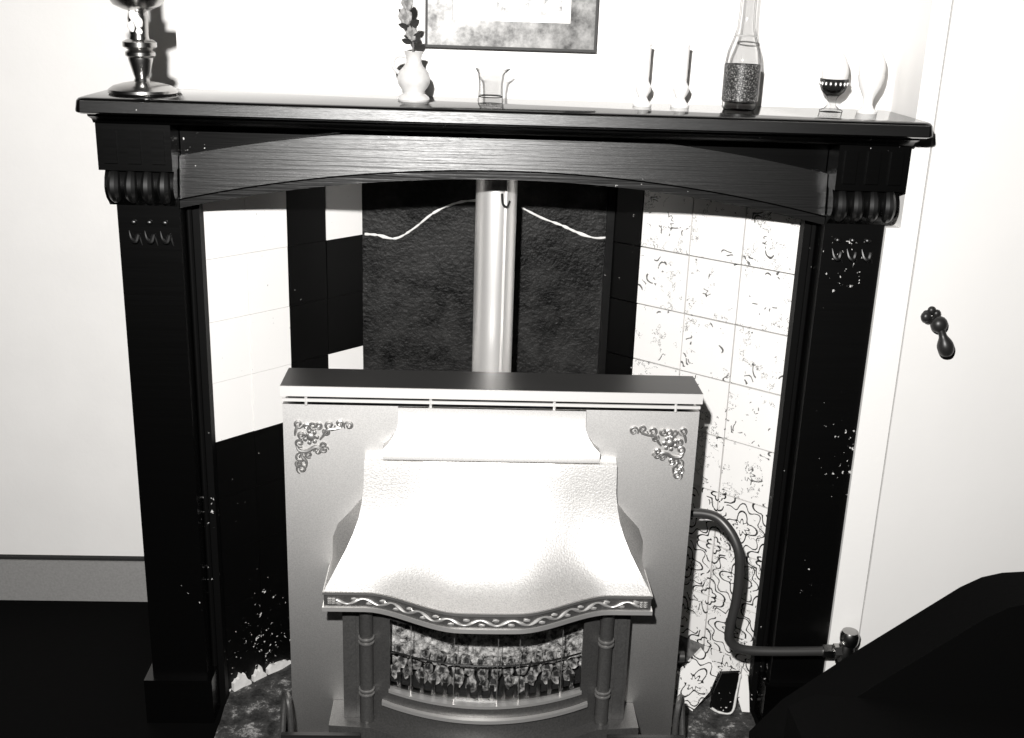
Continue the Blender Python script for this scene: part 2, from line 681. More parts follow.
def shard(name, poly, origin, rx, ry, rz, mat, label, th=.009, group=None):
    b = NB(); prism(b, poly, 'y', -th / 2, th / 2); bevel(b, .001, 1)
    o = bpy.data.objects.new(name, mesh_of(name, b, mat, False))
    COL.objects.link(o)
    o.location = origin
    o.rotation_euler = (rx, ry, rz)
    return tag(o, label, 'broken tile', group)


# ------------------------------------------------------------------ mantelpiece
mp = thing('mantelpiece', 'black gloss-painted wooden mantelpiece with arched frieze and carved pilasters', 'mantelpiece', (0, -.1, 0))
# shelf: moulded front edge, rounded corners
b = NB()
def shelf_outline(hx, yf, rr=.014, n=6):
    o = []
    for i in range(n + 1):
        a = PI + PI / 2 * i / n
        o.append((-hx + rr + rr * math.cos(a), yf + rr + rr * math.sin(a)))
    for i in range(n + 1):
        a = -PI / 2 + PI / 2 * i / n
        o.append((hx - rr + rr * math.cos(a), yf + rr + rr * math.sin(a)))
    o += [(hx, -.001), (-hx, -.001)]
    return o
rings = []
for z, hx, yf in ((1.123, .648, -.204), (1.1255, .651, -.2095), (1.128, .6515, -.2105), (1.142, .650, -.2075), (1.1455, .6475, -.205), (1.147, .644, -.2015)):
    rings.append([b.verts.new((x, y, z)) for x, y in shelf_outline(hx, yf)])
for a, c in zip(rings, rings[1:]):
    for i in range(len(a)):
        j = (i + 1) % len(a)
        b.faces.new((a[i], a[j], c[j], c[i]))
b.faces.new(rings[0][::-1]); b.faces.new(rings[-1])
obj('shelf', b, 'shelf_top', mp)
b = NB(); prism(b, [(-.2085, 1.1265), (-.2135, 1.1270), (-.2105, 1.1425), (-.2070, 1.1432)], 'x', -.640, .640)
obj('shelf_edge', b, 'frieze', mp)
# bed mould under the shelf
b = NB()
prism(b, [(-.001, 1.104), (-.145, 1.104), (-.150, 1.110), (-.168, 1.116), (-.172, 1.1228), (-.001, 1.1228)], 'x', -.644, .644)
obj('bed_mould', b, 'black', mp)


def zlow(x): return .968 + .060 * (1 - (x / .527) ** 2)
def zup(x): return 1.050 + .055 * (1 - (x / .527) ** 2)


NSEG = 48
def arch_strip(name, f0, f1, y0, y1, mat, bev=0, hx=.5268, tilt=0):
    b = NB()
    A = []
    for i in range(NSEG + 1):
        x = -hx + 2 * hx * i / NSEG
        A.append([b.verts.new((x, y, z)) for y, z in ((y0, f0(x)), (y0 + tilt, f1(x)), (y1, f1(x)), (y1, f0(x)))])
    for P, Q in zip(A, A[1:]):
        for i in range(4):
            j = (i + 1) % 4
            b.faces.new((P[i], Q[i], Q[j], P[j]))
    b.faces.new(A[0]); b.faces.new(A[-1][::-1])
    if bev:
        bevel(b, bev, 2, 50)
    return obj(name, b, mat, mp)


arch_strip('frieze_board', lambda x: zlow(x) + .004, lambda x: 1.1039, -.086, -.02, 'black')
arch_strip('arch_band', lambda x: zlow(x) + .0145, zup, -.108, -.0865, 'frieze', .003, tilt=.010)
arch_strip('arch_bead', zlow, lambda x: zlow(x) + .0125, -.112, -.0865, 'frieze', .0035)


def pilaster(s):
    def X(a, c):
        return (a, c) if s > 0 else (-c, -a)
    base = (s * .578, -.06, 0)
    b = NB(); x0, x1 = X(.5275, .627); box(b, x0, x1, -.115, -.001, .092, .985); bevel(b, .003)
    pl = obj('pilaster', b, 'black_worn' if s > 0 else 'black', mp)
    b = NB(); x0, x1 = X(.517, .641); box(b, x0, x1, -.128, -.001, 0.0, .092)
    bevel(b, .004)
    obj('plinth', b, 'black', pl)
    # reeded cushion under the block
    b = NB()
    prof = [(-.117, .972), (-.121, .977), (-.131, .985), (-.137, .996), (-.138, 1.004), (-.134, 1.018), (-.126, 1.030), (-.001, 1.030), (-.001, .972)]
    x0, x1 = X(.529, .637)
    prism(b, prof, 'x', x0, x1)
    cu = obj('cushion', b, 'black', pl)
    for i in range(4):
        xc = s * (.544 + .026 * i)
        b = NB()
        pts = [Vector((xc, y, z)) for y, z in ((-.128, .982), (-.136, .991), (-.139, 1.003), (-.135, 1.017), (-.127, 1.029))]
        tube(b, spline(pts, 4), [.005 + .0055 * math.sin(PI * (i2 + 2) / 20) for i2 in range(17)], 10)
        obj('reed', b, 'carving', cu)
    # block with flutes
    b = NB(); x0, x1 = X(.528, .643); box(b, x0, x1, -.140, -.001, 1.0302, 1.1038); bevel(b, .002)
    bl = obj('capital_block', b, 'black', pl)
    for i in range(3):
        xc = s * (.548 + .037 * i)
        b = NB(); box(b, xc - .010, xc + .010, -.1450, -.1398, 1.042, 1.094); bevel(b, .0045, 3)
        obj('raised_fillet', b, 'black', bl)
    # carved drops lower on the shaft
    for i in range(3):
        xc = s * (.552 + .025 * i)
        b = NB(); blob(b, (xc, -.116, .944), .006, .004, .0045, 2)
        obj('carved_bead', b, 'carving', pl)
        b = NB()
        tube(b, spline([(xc - .008, -.116, .930), (xc - .004, -.120, .917), (xc + .003, -.121, .914), (xc + .007, -.117, .924), (xc + .012, -.116, .906)], 5),
             [.001 + .0032 * math.sin(PI * q / 20) for q in range(21)], 8)
        obj('carved_leaf', b, 'carving', pl)
    # inner jamb with a bead
    b = NB(); x0, x1 = X(.506, .527); box(b, x0, x1, -.072, -.047, 0.0, .985); bevel(b, .002)
    jb = obj('jamb', b, 'jamb', mp)
    b = NB(); tube(b, [(s * .522, -.075, .02), (s * .522, -.075, .5), (s * .522, -.075, .97)], .005, 10)
    obj('jamb_bead', b, 'jamb', jb)
    return pl


pilaster(-1)
pilaster(1)

# ------------------------------------------------------------------ flue pipe
fp = thing('flue_pipe', 'bright metal flue pipe rising behind the gas fire', 'pipe', (-.0125, .05, .55))
b = NB(); lathe(b, [(.0365, .56), (.0365, 1.2)], (-.0125, .05, 0), 40); obj('tube', b, 'alu', fp)
b = NB(); tube(b, [(.004, .0165, .57), (.004, .0165, .9), (.004, .0165, 1.19)], .0022, 6); obj('seam', b, 'alu', fp)
b = NB(); tube(b, spline([(-.004, .011, .985), (-.002, .007, .968), (.005, .007, .963), (.010, .0125, .972)], 5), .002, 8); obj('hook', b, 'iron', fp)

# ------------------------------------------------------------------ gas fire
C = -.0145
HB = .3465
gf = thing('gas_fire', 'bronze-grey gas fire with flared hood and bowed glass window', 'gas fire', (C, -.15, .008))
b = NB(); box(b, C - HB, C + HB, -.183, -.100, .022, .6605); bevel(b, .003)
body = obj('body', b, 'fire', gf)
b = NB(); box(b, C - HB - .002, C + HB + .002, -.188, -.096, .6775, .6945); bevel(b, .0022)
obj('top_slab', b, 'fire_top', gf)
b = NB(); box(b, C - HB - .0022, C + HB + .0022, -.1905, -.1885, .6770, .6942); bevel(b, .0008)
obj('top_lip', b, 'fire_light', gf)
b = NB(); box(b, C - HB + .004, C + HB - .004, -.150, -.101, .6606, .6774)
obj('vent_recess', b, 'gap', gf)
b = NB(); box(b, C - HB, C + HB, -.1865, -.183, .6665, .6715); bevel(b, .001)
obj('vent_bar', b, 'fire_light', gf)
for x in (-.322, -.117, .088, .291):
    b = NB(); tube(b, [(x, -.1845, .6604), (x, -.1845, .67), (x, -.1845, .6774)], .0024, 8)
    obj('vent_pin', b, 'fire_light', gf)

# hood crown: upright strip, flare, lip
def loft(rows, closed_back_y, name, mat, parent, flare=None):
    """rows: list of point lists (same length), top to bottom, closed back to a plane y"""
    b = NB()
    V = []
    for row in rows:
        f = [b.verts.new(q) for q in row]
        fl_ = flare(row[0][2]) if flare else 0
        bk_ = [b.verts.new((q[0] + sg_ * fl_, closed_back_y, q[2])) for q, sg_ in ((row[-1], 1), (row[0], -1))]
        V.append(f + bk_)
    n = len(V[0])
    for A, B_ in zip(V, V[1:]):
        for i in range(n):
            j = (i + 1) % n
            b.faces.new((A[i], A[j], B_[j], B_[i]))
    b.faces.new(V[0][::-1]); b.faces.new(V[-1])
    return obj(name, b, mat, parent)


rows = []
for z, hw, y in ((.6604, .156, -.190), (.632, .156, -.190), (.626, .157, -.1915), (.614, .162, -.195), (.601, .171, -.201), (.594, .1795, -.207), (.5925, .1805, -.208), (.575, .1805, -.208)):
    rows.append([(C - hw, y, z), (C, y, z), (C + hw, y, z)])
crown = loft(rows, -.1835, 'hood_crown', 'fire', gf)

# hood skirt
def smooth(t): t = max(0, min(1, t)); return t * t * (3 - 2 * t)
NP = 40
def hood_row(hw, yc, bow, z, n=NP):
    row = []
    for i in range(n + 1):
        u = -1 + 2 * i / n
        k_ = smooth((.72 - abs(u)) / .55)      # flat wings, bowed middle
        k_ = k_ * .75 + .25 * max(0, 1 - (u / .72) ** 2)
        row.append((C + hw * u, yc - bow * k_, z))
    return row
key = [  # z, half width, y of the wings, bow
    (.5735, .2105, -.1842, .000), (.571, .2110, -.194, .000), (.566, .2115, -.199, .000), (.545, .2120, -.202, .002), (.52, .2125, -.205, .005), (.495, .2155, -.209, .010), (.47, .2205, -.214, .016),
    (.445, .2290, -.221, .024), (.42, .2400, -.231, .033), (.40, .2515, -.243, .041), (.385, .2610, -.257, .048), (.375, .2680, -.270, .054), (.3675, .2725, -.2795, .064)]
rows = [hood_row(hw, yc, bo, z) for z, hw, yc, bo in key]
hood = loft(rows, -.1836, 'hood', 'hood', gf, lambda z: .030 * smooth((.50 - z) / .06) * smooth((z - .362) / .07))
# trim band round the lower edge
def ring_band(name, mat, z0, z1, grow, parent, hw=.2725, yc=-.2795, bow=.064, back=.012):
    o_ = hood_row(hw + grow, yc - grow, bow, 0)
    b = NB(); A = []
    pts = [(C - hw - grow, -.186, 0)] + o_ + [(C + hw + grow, -.186, 0)]
    for i, q in enumerate(pts):
        P0, P1 = Vector(pts[max(i - 1, 0)]), Vector(pts[min(i + 1, len(pts) - 1)])
        t = (P1 - P0).normalized()
        nn_ = Vector((-t.y, t.x, 0)) * back
        if i in (0, len(pts) - 1):
            nn_ = Vector((back if i == 0 else -back, 0, 0))
        iq = Vector(q) + nn_
        A.append([b.verts.new((q[0], q[1], z0)), b.verts.new((q[0], q[1], z1)), b.verts.new((iq.x, iq.y, z1)), b.verts.new((iq.x, iq.y, z0))])
    for P, Q in zip(A, A[1:]):
        for i in range(4):
            j = (i + 1) % 4
            b.faces.new((P[i], Q[i], Q[j], P[j]))
    b.faces.new(A[0]); b.faces.new(A[-1][::-1])
    return obj(name, b, mat, parent)


trim = ring_band('hood_trim', 'fire_dark', .3395, .3674, 0, gf)
ring_band('upper_bead', 'relief', .3625, .3672, .002, trim, back=.004)
ring_band('lower_bead', 'relief_bright', .3320, .3394, .003, trim, back=.012)
# vine relief on the band
path = hood_row(.2725, -.2805, .064, 0, 240)
cum = [0]
for a, c in zip(path, path[1:]):
    cum.append(cum[-1] + (Vector(c) - Vector(a)).length)
b = NB()
pts = []
rad = []
for i, q in enumerate(path):
    if 8 < i < 232:
        s_ = cum[i]
        pts.append((q[0], q[1] - .0005, .351 + .0048 * math.sin(s_ * 2 * PI / .052)))
        rad.append(.0023 + .0008 * math.cos(s_ * 4 * PI / .052))
tube(b, pts, rad, 8)
for k_ in range(1, 23):
    s_ = cum[-1] * k_ / 23
    i = min(range(len(cum)), key=lambda j: abs(cum[j] - s_))
    q = path[i]
    sg = -1 if math.sin(cum[i] * 2 * PI / .052) > 0 else 1
    blob(b, (q[0], q[1] - .0003, .351 + sg * .0042), .0065, .0026, .0030, 1)
for e in (4, 7, 233, 236):
    q = path[e]
    for dz in (-.004, 0, .004):
        blob(b, (q[0], q[1] - .0003, .351 + dz), .004, .0018, .0012, 1)
obj('vine_relief', b, 'relief_bright', trim)

# corner filigree ornaments
def spiral(cx, cz, r0, turns, a0, sg=1, n=22):
    out = []
    for i in range(n + 1):
        t = i / n
        rr = r0 * (1 - .82 * t)
        a = a0 + sg * turns * 2 * PI * t
        out.append((cx + rr * math.cos(a), cz + rr * math.sin(a)))
    return out


def ornament(s):
    ox, oz = C + s * (HB - .017), .634
    b = NB()
    def P(x, z): return (ox - s * x * 1.09, -.1845, oz + .002 - z * 1.09)
    def curve(pts, r0=.0024):
        sp = spline([P(x, z) for x, z in pts], 3) if len(pts) < 15 else [Vector(P(x, z)) for x, z in pts]
        n_ = len(sp)
        tube(b, sp, [r0 * (.55 + .6 * math.sin(PI * i / (n_ - 1))) for i in range(n_)], 7)
    # stems
    curve([(.004, .045), (.008, .052), (.020, .053), (.032, .046), (.040, .047), (.046, .054)], .003)
    curve([(.040, .034), (.046, .026), (.052, .018), (.062, .016), (.072, .014)], .0026)
    curve([(.012, .052), (.012, .062), (.018, .070), (.018, .080)], .0026)
    curve([(.002, .028), (.004, .018), (.010, .010)], .0022)
    for cx, cz, r0, a0, sg in ((.008, .009, .0075, 0, 1), (.020, .013, .006, 2, -1), (.030, .012, .007, 1, 1), (.038, .011, .0065, 3, -1), (.055, .010, .0085, 0, 1), (.070, .007, .0065, 2, -1),
                               (.084, .010, .0075, 2.5, 1), (.050, .021, .006, 4, -1), (.009, .040, .0075, 1, 1), (.046, .050, .0068, 0, -1), (.036, .053, .006, 3, 1), (.010, .064, .0085, 5, -1),
                               (.022, .059, .006, 1, 1), (.011, .083, .0085, 2, 1), (.007, .075, .006, 4, -1), (.012, .027, .0065, 0, 1), (.045, .043, .005, 2, 1)):
        curve(spiral(cx, cz, r0, 1.35, a0, sg), .0021)
    # rosette
    blob(b, P(.026, .030), .0075, .003, .0075, 2)
    for a in range(7):
        an = a * 2 * PI / 7
        blob(b, P(.026 + .0095 * math.cos(an), .030 + .0095 * math.sin(an)), .0042, .0022, .0042, 1)
    obj('corner_ornament', b, 'relief', gf, label='pale cast scroll ornament')


ornament(-1)
ornament(1)

# columns, stiles, base, window surround
YS = -.235
for s in (-1, 1):
    x0, x1 = sorted((C + s * .2195, C + s * .2475))
    b = NB(); box(b, x0, x1, YS, -.1836, .0925, .3315); bevel(b, .002)
    st = obj('stile', b, 'fire_dark', gf)
    b = NB(); box(b, x0 + .006, x1 - .006, YS - .003, YS + .001, .105, .325); bevel(b, .0015)
    obj('raised_strip', b, 'fire_dark', st)
    cx, cy = C + s * .2065, -.243
    b = NB(); lathe(b, [(.0115, .0925), (.0125, .1), (.0115, .106), (.0115, .325), (.0135, .3315)], (cx, cy, 0), 24)
    co = obj('column', b, 'fire_dark', gf)
    for z in (.150, .158, .252, .260):
        b = NB(); lathe(b, [(.0110, z - .0025), (.0140, z - .0012), (.0140, z + .0012), (.0110, z + .0025)], (cx, cy, 0), 24)
        obj('ring', b, 'relief', co)

WX = .1655                      # window half width
def bowY(x, edge=-.235, depth=.062):
    u = (x - C) / .195
    return edge - depth * max(0, 1 - u * u)


def bow_band(name, mat, x0, x1, z0, z1, proud, back, parent, n=30, zf=None):
    b = NB(); A = []
    for i in range(n + 1):
        x = x0 + (x1 - x0) * i / n
        y = bowY(x) - proud
        A.append([b.verts.new(q) for q in ((x, y, z0), (x, y, z1), (x, y + back, z1), (x, y + back, z0))])
    for P, Q in zip(A, A[1:]):
        for i in range(4):
            j = (i + 1) % 4
            b.faces.new((P[i], Q[i], Q[j], P[j]))
    b.faces.new(A[0]); b.faces.new(A[-1][::-1])
    return obj(name, b, mat, parent)


for s in (-1, 1):
    x0, x1 = sorted((C + s * WX, C + s * .195))
    bow_band('window_cheek', 'fire_dark', x0, x1, .0925, .3315, .003, .012, gf, 8)
bow_band('window_head', 'fire_dark', C - WX, C + WX, .302, .3315, .003, .012, gf)
ap = bow_band('apron', 'fire_dark', C - WX, C + WX, .0925, .160, .004, .014, gf)
bow_band('upper_rim', 'relief_bright', C - WX - .002, C + WX + .002, .1602, .1655, .008, .016, ap)
bow_band('lower_rim', 'relief_bright', C - WX - .014, C + WX + .014, .1330, .1395, .012, .009, ap)
# base plinth
b = NB()
poly = [(C - .272, -.1838), (C - .272, -.258)]
for i in range(25):
    x = C - .20 + .40 * i / 24
    poly.append((x, bowY(x) - .030))
poly += [(C + .272, -.258), (C + .272, -.1838)]
prism(b, poly, 'z', .0185, .0923); bevel(b, .003, 2, 40)
obj('base', b, 'fire_dark', gf)

# window panes
NPN = 9
for i in range(NPN):
    xa = C - WX + 2 * WX * i / NPN + .0006
    xb = C - WX + 2 * WX * (i + 1) / NPN - .0006
    ya, yb = bowY(xa) + .002, bowY(xb) + .002
    b = NB(); prism(b, [(xa, ya), (xb, yb), (xb, yb + .002), (xa, ya + .002)], 'z', .1655, .302)
    obj('window_pane', b, 'pane', gf, smooth=False)
for i in (1, 3, 5, 6, 8):
    xa = C - WX + 2 * WX * i / NPN
    b = NB(); box(b, xa - .0005, xa + .0005, bowY(xa) + .0005, bowY(xa) + .0045, .1656, .3019)
    obj('pane_joint', b, 'relief', gf)
# firebox back, ledge, coals, bars
b = NB()
nx, nz = 90, 36
G = []
for j in range(nz + 1):
    row = []
    for i in range(nx + 1):
        x = C - .19 + .38 * i / nx
        z = .180 + .155 * j / nz
        y = -.196 - .010 * (1 - ((x - C) / .19) ** 2) - .012 * abs(noise.noise(Vector((x * 90, 2, z * 90)))) - .006 * noise.noise(Vector((x * 30, 5, z * 30)))
        row.append(b.verts.new((x, y, z)))
    G.append(row)
for j in range(nz):
    for i in range(nx):
        b.faces.new((G[j][i], G[j][i + 1], G[j + 1][i + 1], G[j + 1][i]))
obj('radiant_back', b, 'radiant', gf)
b = NB()
poly = [(C - .19, -.188), (C - .19, -.225)] + [(C - .165 + .33 * i / 20, bowY(C - .165 + .33 * i / 20) + .022) for i in range(21)] + [(C + .19, -.225), (C + .19, -.188)]
prism(b, poly, 'z', .165, .175)
obj('coal_tray', b, 'gap', gf)
b = NB()
pts = [(C - .165 + .33 * i / 30, bowY(C - .165 + .33 * i / 30) + .016, .229) for i in range(31)]
tube(b, pts, .0016, 6)
obj('grate_bar', b, 'iron', gf)
cid = 0
for rowi, (z0, off, cnt, szz) in enumerate(((.189, .026, 15, .0105), (.200, .042, 14, .0110), (.209, .058, 13, .010))):
    for i in range(cnt):
        x = C - .155 + .31 * (i + .5 * (rowi % 2)) / (cnt - .5) + random.uniform(-.003, .003)
        y = min(bowY(x) + off, -.204)
        b = NB()
        blob(b, (x, y, z0 + random.uniform(-.004, .004)), szz * random.uniform(.8, 1.1), .010, szz * random.uniform(.9, 1.5), 2, .55, cid)
        cid += 1
        obj('coal', b, 'coal', gf)
# front grate fingers below the coals
for i in range(16):
    x = C - .150 + .30 * i / 15
    b = NB(); box(b, x - .0035, x + .0035, bowY(x) + .008, bowY(x) + .016, .1665, .192); bevel(b, .0015, 1)
    obj('grate_finger', b, 'iron', gf)
# side control stub
b = NB(); tube(b, [(C + HB - .004, -.12, .150), (C + HB + .012, -.12, .150), (C + HB + .026, -.12, .150)], .0105, 16)
obj('control_stub', b, 'pipe', gf)

# ------------------------------------------------------------------ gas pipe and valve
gp = thing('gas_pipe', 'bent dull gas pipe running from the fire to the valve', 'pipe', (.44, -.15, .17))
b = NB()
pts = spline([(C + HB + .001, -.112, .441), (.372, -.114, .441), (.398, -.120, .434), (.420, -.135, .412), (.433, -.147, .382), (.437, -.150, .345), (.437, -.150, .29), (.431, -.150, .235), (.432, -.150, .208), (.446, -.150, .190), (.475, -.150, .183), (.53, -.150, .182), (.612, -.150, .184)], 7)
tube(b, pts, .0088, 16)
obj('tube', b, 'pipe', gp)
b = NB(); lathe(b, [(.0125, -.010), (.0135, -.006), (.0135, .010), (.0110, .014)], (0, 0, 0), 6)
for v in b.verts:
    x, y, z = v.co
    v.co = Vector((.616 + z, -.150 + y, .184 + x))
obj('union_nut', b, 'brass', gp)
gv = thing('gas_valve', 'small metal gas valve with round cap on the floor pipe', 'valve', (.652, -.150, 0))
b = NB(); lathe(b, [(.0105, 0), (.0105, .150), (.0125, .155), (.0125, .165)], (.650, -.150, 0), 20); obj('riser', b, 'iron', gv)
b = NB()
tube(b, [(.628, -.150, .184), (.638, -.150, .184), (.664, -.150, .184)], .014, 6)
lathe(b, [(.0105, .150), (.0165, .160), (.0175, .182), (.0125, .199)], (.650, -.150, 0), 16)
obj('valve_body', b, 'brass', gv)
b = NB(); lathe(b, [(.010, .196), (.0155, .200), (.0175, .207), (.0175, .220), (.0145, .226), (0, .228)], (.654, -.150, 0), 14); obj('cap', b, 'brass', gv)
b = NB(); blob(b, (.636, -.158, .135), .016, .016, .022, 2, .3, 4); obj('elbow', b, 'iron', gv)

# broken tiles by the right foot
def tilted(poly, c, phi):
    """polygon given upright round c, turned back by phi so that the tile's own print sits askew"""
    ca, sa = math.cos(phi), math.sin(phi)
    return [((x - c[0]) * ca - (z - c[1]) * sa, (x - c[0]) * sa + (z - c[1]) * ca) for x, z in poly]


ph = math.radians(40)
cc = (.389, .070)
shard('broken_tile', tilted([(.403, .139), (.438, .093), (.422, .050), (.389, .011), (.357, .040), (.356, .088)], cc, ph), (cc[0], -.082, cc[1]), math.radians(-10), ph, 0, 'tile_flower', 'broken flower-patterned tile leaning askew beside the fire')
cc = (.446, .050)
bs = shard('broken_tile', tilted([(.441, .094), (.477, .096), (.466, .011), (.424, .020), (.427, .052)], cc, 0), (cc[0], -.090, cc[1]), math.radians(-6), 0, 0, 'tile_black', 'broken black tile with pale edges near the right pilaster')
b = NB()
pe = spline([(-.020, -.0055, -.028), (-.004, -.0055, -.037), (.020, -.0055, -.036), (.026, -.0055, .005), (.031, -.0055, .044)], 5)
tube(b, pe, [.0016 + .0022 * abs(noise.noise(q * 90)) for q in pe], 6)
e_ = bpy.data.objects.new('chipped_edge', mesh_of('chipped_edge', b, 'plaster_broken', False)); COL.objects.link(e_); e_.parent = bs
cc = (.487, .045)
shard('broken_tile', tilted([(.481, .104), (.492, .092), (.498, .050), (.502, .010), (.487, .011), (.477, .040)], cc, 0), (cc[0], -.086, cc[1]), math.radians(-5), 0, 0, 'tile_overlit', 'narrow white tile sliver against the right pilaster foot')

# ------------------------------------------------------------------ hearth tray with looped ends
ht = thing('hearth_tray', 'black metal fender tray with looped ends in front of the fire', 'fender', (C, -.22, .008))
b = NB(); box(b, C - .352, C + .352, -.268, -.190, .010, .018); obj('plate', b, 'iron', ht)
b = NB(); box(b, C - .352, C - .215, -.278, -.269, .010, .086); bevel(b, .003); obj('front_lip', b, 'iron', ht)
b = NB(); box(b, C + .215, C + .352, -.278, -.269, .010, .086); bevel(b, .003); obj('front_lip', b, 'iron', ht)
for s in (-1, 1):
    b = NB()
    xe = C + s * .345
    pts = spline([(xe - s * .008, -.258, .03), (xe - s * .006, -.250, .100), (xe - s * .002, -.242, .128), (xe + s * .004, -.225, .132), (xe + s * .009, -.215, .118), (xe + s * .012, -.232, .06), (xe + s * .014, -.245, .028)], 6)
    tube(b, pts, .0055, 10)
    obj('end_loop', b, 'fire_dark', ht)

# ------------------------------------------------------------------ picture
pc = thing('picture', 'framed pale print in a wide mottled frame above the shelf', 'picture', (.003, -.006, 1.227))
PX0, PX1, PZ0, PZ1, FWD = -.138, .143, 1.227, 1.60, .044
def frame_ring(b, x0, x1, z0, z1, wd, y0, y1):
    for q in (((x0, z0), (x1, z0), (x1 - wd, z0 + wd), (x0 + wd, z0 + wd)), ((x1, z0), (x1, z1), (x1 - wd, z1 - wd), (x1 - wd, z0 + wd)),
              ((x1, z1), (x0, z1), (x0 + wd, z1 - wd), (x1 - wd, z1 - wd)), ((x0, z1), (x0, z0), (x0 + wd, z0 + wd), (x0 + wd, z1 - wd))):
        prism(b, q, 'y', y0, y1)
b = NB(); frame_ring(b, PX0, PX1, PZ0, PZ1, .004, -.020, -.001); obj('frame_shadow_edge', b, 'frame_shadow_edge', pc)
b = NB(); frame_ring(b, PX0 + .004, PX1 - .004, PZ0 + .004, PZ1 - .004, FWD - .004, -.018, -.001); obj('frame', b, 'frame', pc)
b = NB(); box(b, PX0 + FWD, PX1 - FWD, -.010, -.002, PZ0 + FWD, PZ1 - FWD); obj('mount', b, 'matboard', pc)
b = NB(); box(b, PX0 + FWD + .014, PX1 - FWD - .014, -.0112, -.0101, PZ0 + FWD + .012, PZ1 - FWD - .014); obj('print', b, 'print', pc)

# ------------------------------------------------------------------ things on the shelf
ZS = 1.147
# candlestick
c = (-.572, -.118, ZS)
cs = thing('candlestick', 'dark brass candlestick on a domed round foot at the shelf end', 'candlestick', c)
b = NB(); lathe(b, [(.050, 0), (.0525, .003), (.0515, .007), (.044, .0125), (.030, .0165), (.016, .019), (.010, .020)], c, 40); obj('foot', b, 'brass', cs)
b = NB(); lathe(b, [(.0125, .019), (.0105, .024), (.0125, .030), (.0185, .052), (.0185, .056)], c, 28); obj('stem', b, 'brass', cs)
b = NB(); lathe(b, [(.0185, .055), (.0225, .058), (.0225, .063), (.0175, .0665), (.0195, .0675), (.0255, .071), (.0255, .078), (.0185, .082)], c, 32); obj('collar', b, 'brass', cs)
b = NB(); lathe(b, [(.0155, .081), (.0140, .088), (.0148, .105), (.0155, .113), (.0135, .123), (.0105, .127)], c, 28); ub = obj('upper_stem', b, 'brass', cs)
b = NB()  # pale blobs stand in for whitish highlights on the upper stem
for i, (dx, dz, sz) in enumerate(((-.004, .118, .006), (.003, .108, .0075), (-.007, .101, .006), (.004, .094, .005), (-.001, .113, .007))):
    blob(b, (c[0] + dx, c[1] - .0125, c[2] + dz), sz, .004, sz * 1.4, 2, .4, i)
obj('stem_highlight', b, 'candle_and_highlight', ub, label='pale lumps shaping highlights on the brass')
b = NB(); lathe(b, [(.0105, .126), (.020, .129), (.034, .135), (.0435, .146), (.0445, .146), (.035, .132), (.020, .1255), (.010, .123)], c, 40, False); obj('drip_dish', b, 'brass', cs)
b = NB(); lathe(b, [(.013, .127), (.0145, .137), (.0145, .161), (.016, .165), (.012, .165)], c, 24); obj('candle_cup', b, 'brass', cs)
b = NB(); lathe(b, [(.0105, .160), (.0105, .24), (.006, .244), (0, .245)], c, 20); obj('candle', b, 'candle_and_highlight', cs)

# jug with sprig
c = (-.152, -.100, ZS)
jg = thing('jug', 'small pale jug with side handle holding a flower sprig', 'jug', c)
b = NB(); lathe(b, [(.024, 0), (.0255, .003), (.0235, .008), (.0175, .012), (.0180, .016), (.0245, .026), (.0262, .035), (.0235, .045), (.0150, .054), (.0120, .060), (.0125, .070), (.0160, .076), (.0145, .076), (.0105, .070), (.0100, .058)], c, 36); obj('pot', b, 'ceramic_grey', jg)
b = NB(); tube(b, spline([(c[0] - .011, c[1], ZS + .068), (c[0] - .024, c[1], ZS + .069), (c[0] - .032, c[1], ZS + .062), (c[0] - .031, c[1], ZS + .050), (c[0] - .022, c[1], ZS + .042)], 6), .0032, 10); obj('handle', b, 'ceramic_grey', jg)
sp = thing('flower_sprig', 'leafy flower sprig standing in the small jug', 'flower', (c[0], c[1], ZS + .064))
b = NB(); stp = spline([(c[0] - .002, c[1], ZS + .062), (c[0] - .001, c[1], ZS + .085), (c[0] - .004, c[1], ZS + .105), (c[0] - .010, c[1] + .002, ZS + .13), (c[0] - .014, c[1], ZS + .152)], 6); tube(b, stp, .0015, 8); obj('stem', b, 'stem', sp)
def leaf(base, tip, wd, cup=.003):
    b = NB()
    a, t = Vector(base), Vector(tip)
    d = t - a
    side = d.cross(Vector((0, 1, 0))).normalized() * wd
    nrm = Vector((0, -1, 0))
    n = 6
    L_, Mi, R2 = [], [], []
    for i in range(n + 1):
        u = i / n
        wv = math.sin(PI * min(1, u * .96 + .04)) ** .8
        c_ = a + d * u
        Mi.append(c_ + nrm * cup * .2 * math.sin(PI * u)); L_.append(c_ + side * wv + nrm * cup * wv); R2.append(c_ - side * wv + nrm * cup * wv)
    th = Vector((0, .0008, 0))
    F = [[b.verts.new(q) for q in (L_[i], Mi[i], R2[i])] for i in range(n + 1)]
    K = [[b.verts.new(q + th) for q in (L_[i], Mi[i], R2[i])] for i in range(n + 1)]
    for i in range(n):
        for j in range(2):
            b.faces.new((F[i][j], F[i][j + 1], F[i + 1][j + 1], F[i + 1][j]))
            b.faces.new((K[i][j], K[i + 1][j], K[i + 1][j + 1], K[i][j + 1]))
        b.faces.new((F[i][0], F[i + 1][0], K[i + 1][0], K[i][0]))
        b.faces.new((F[i][2], K[i][2], K[i + 1][2], F[i + 1][2]))
    return b
x0, y0 = c[0], c[1]
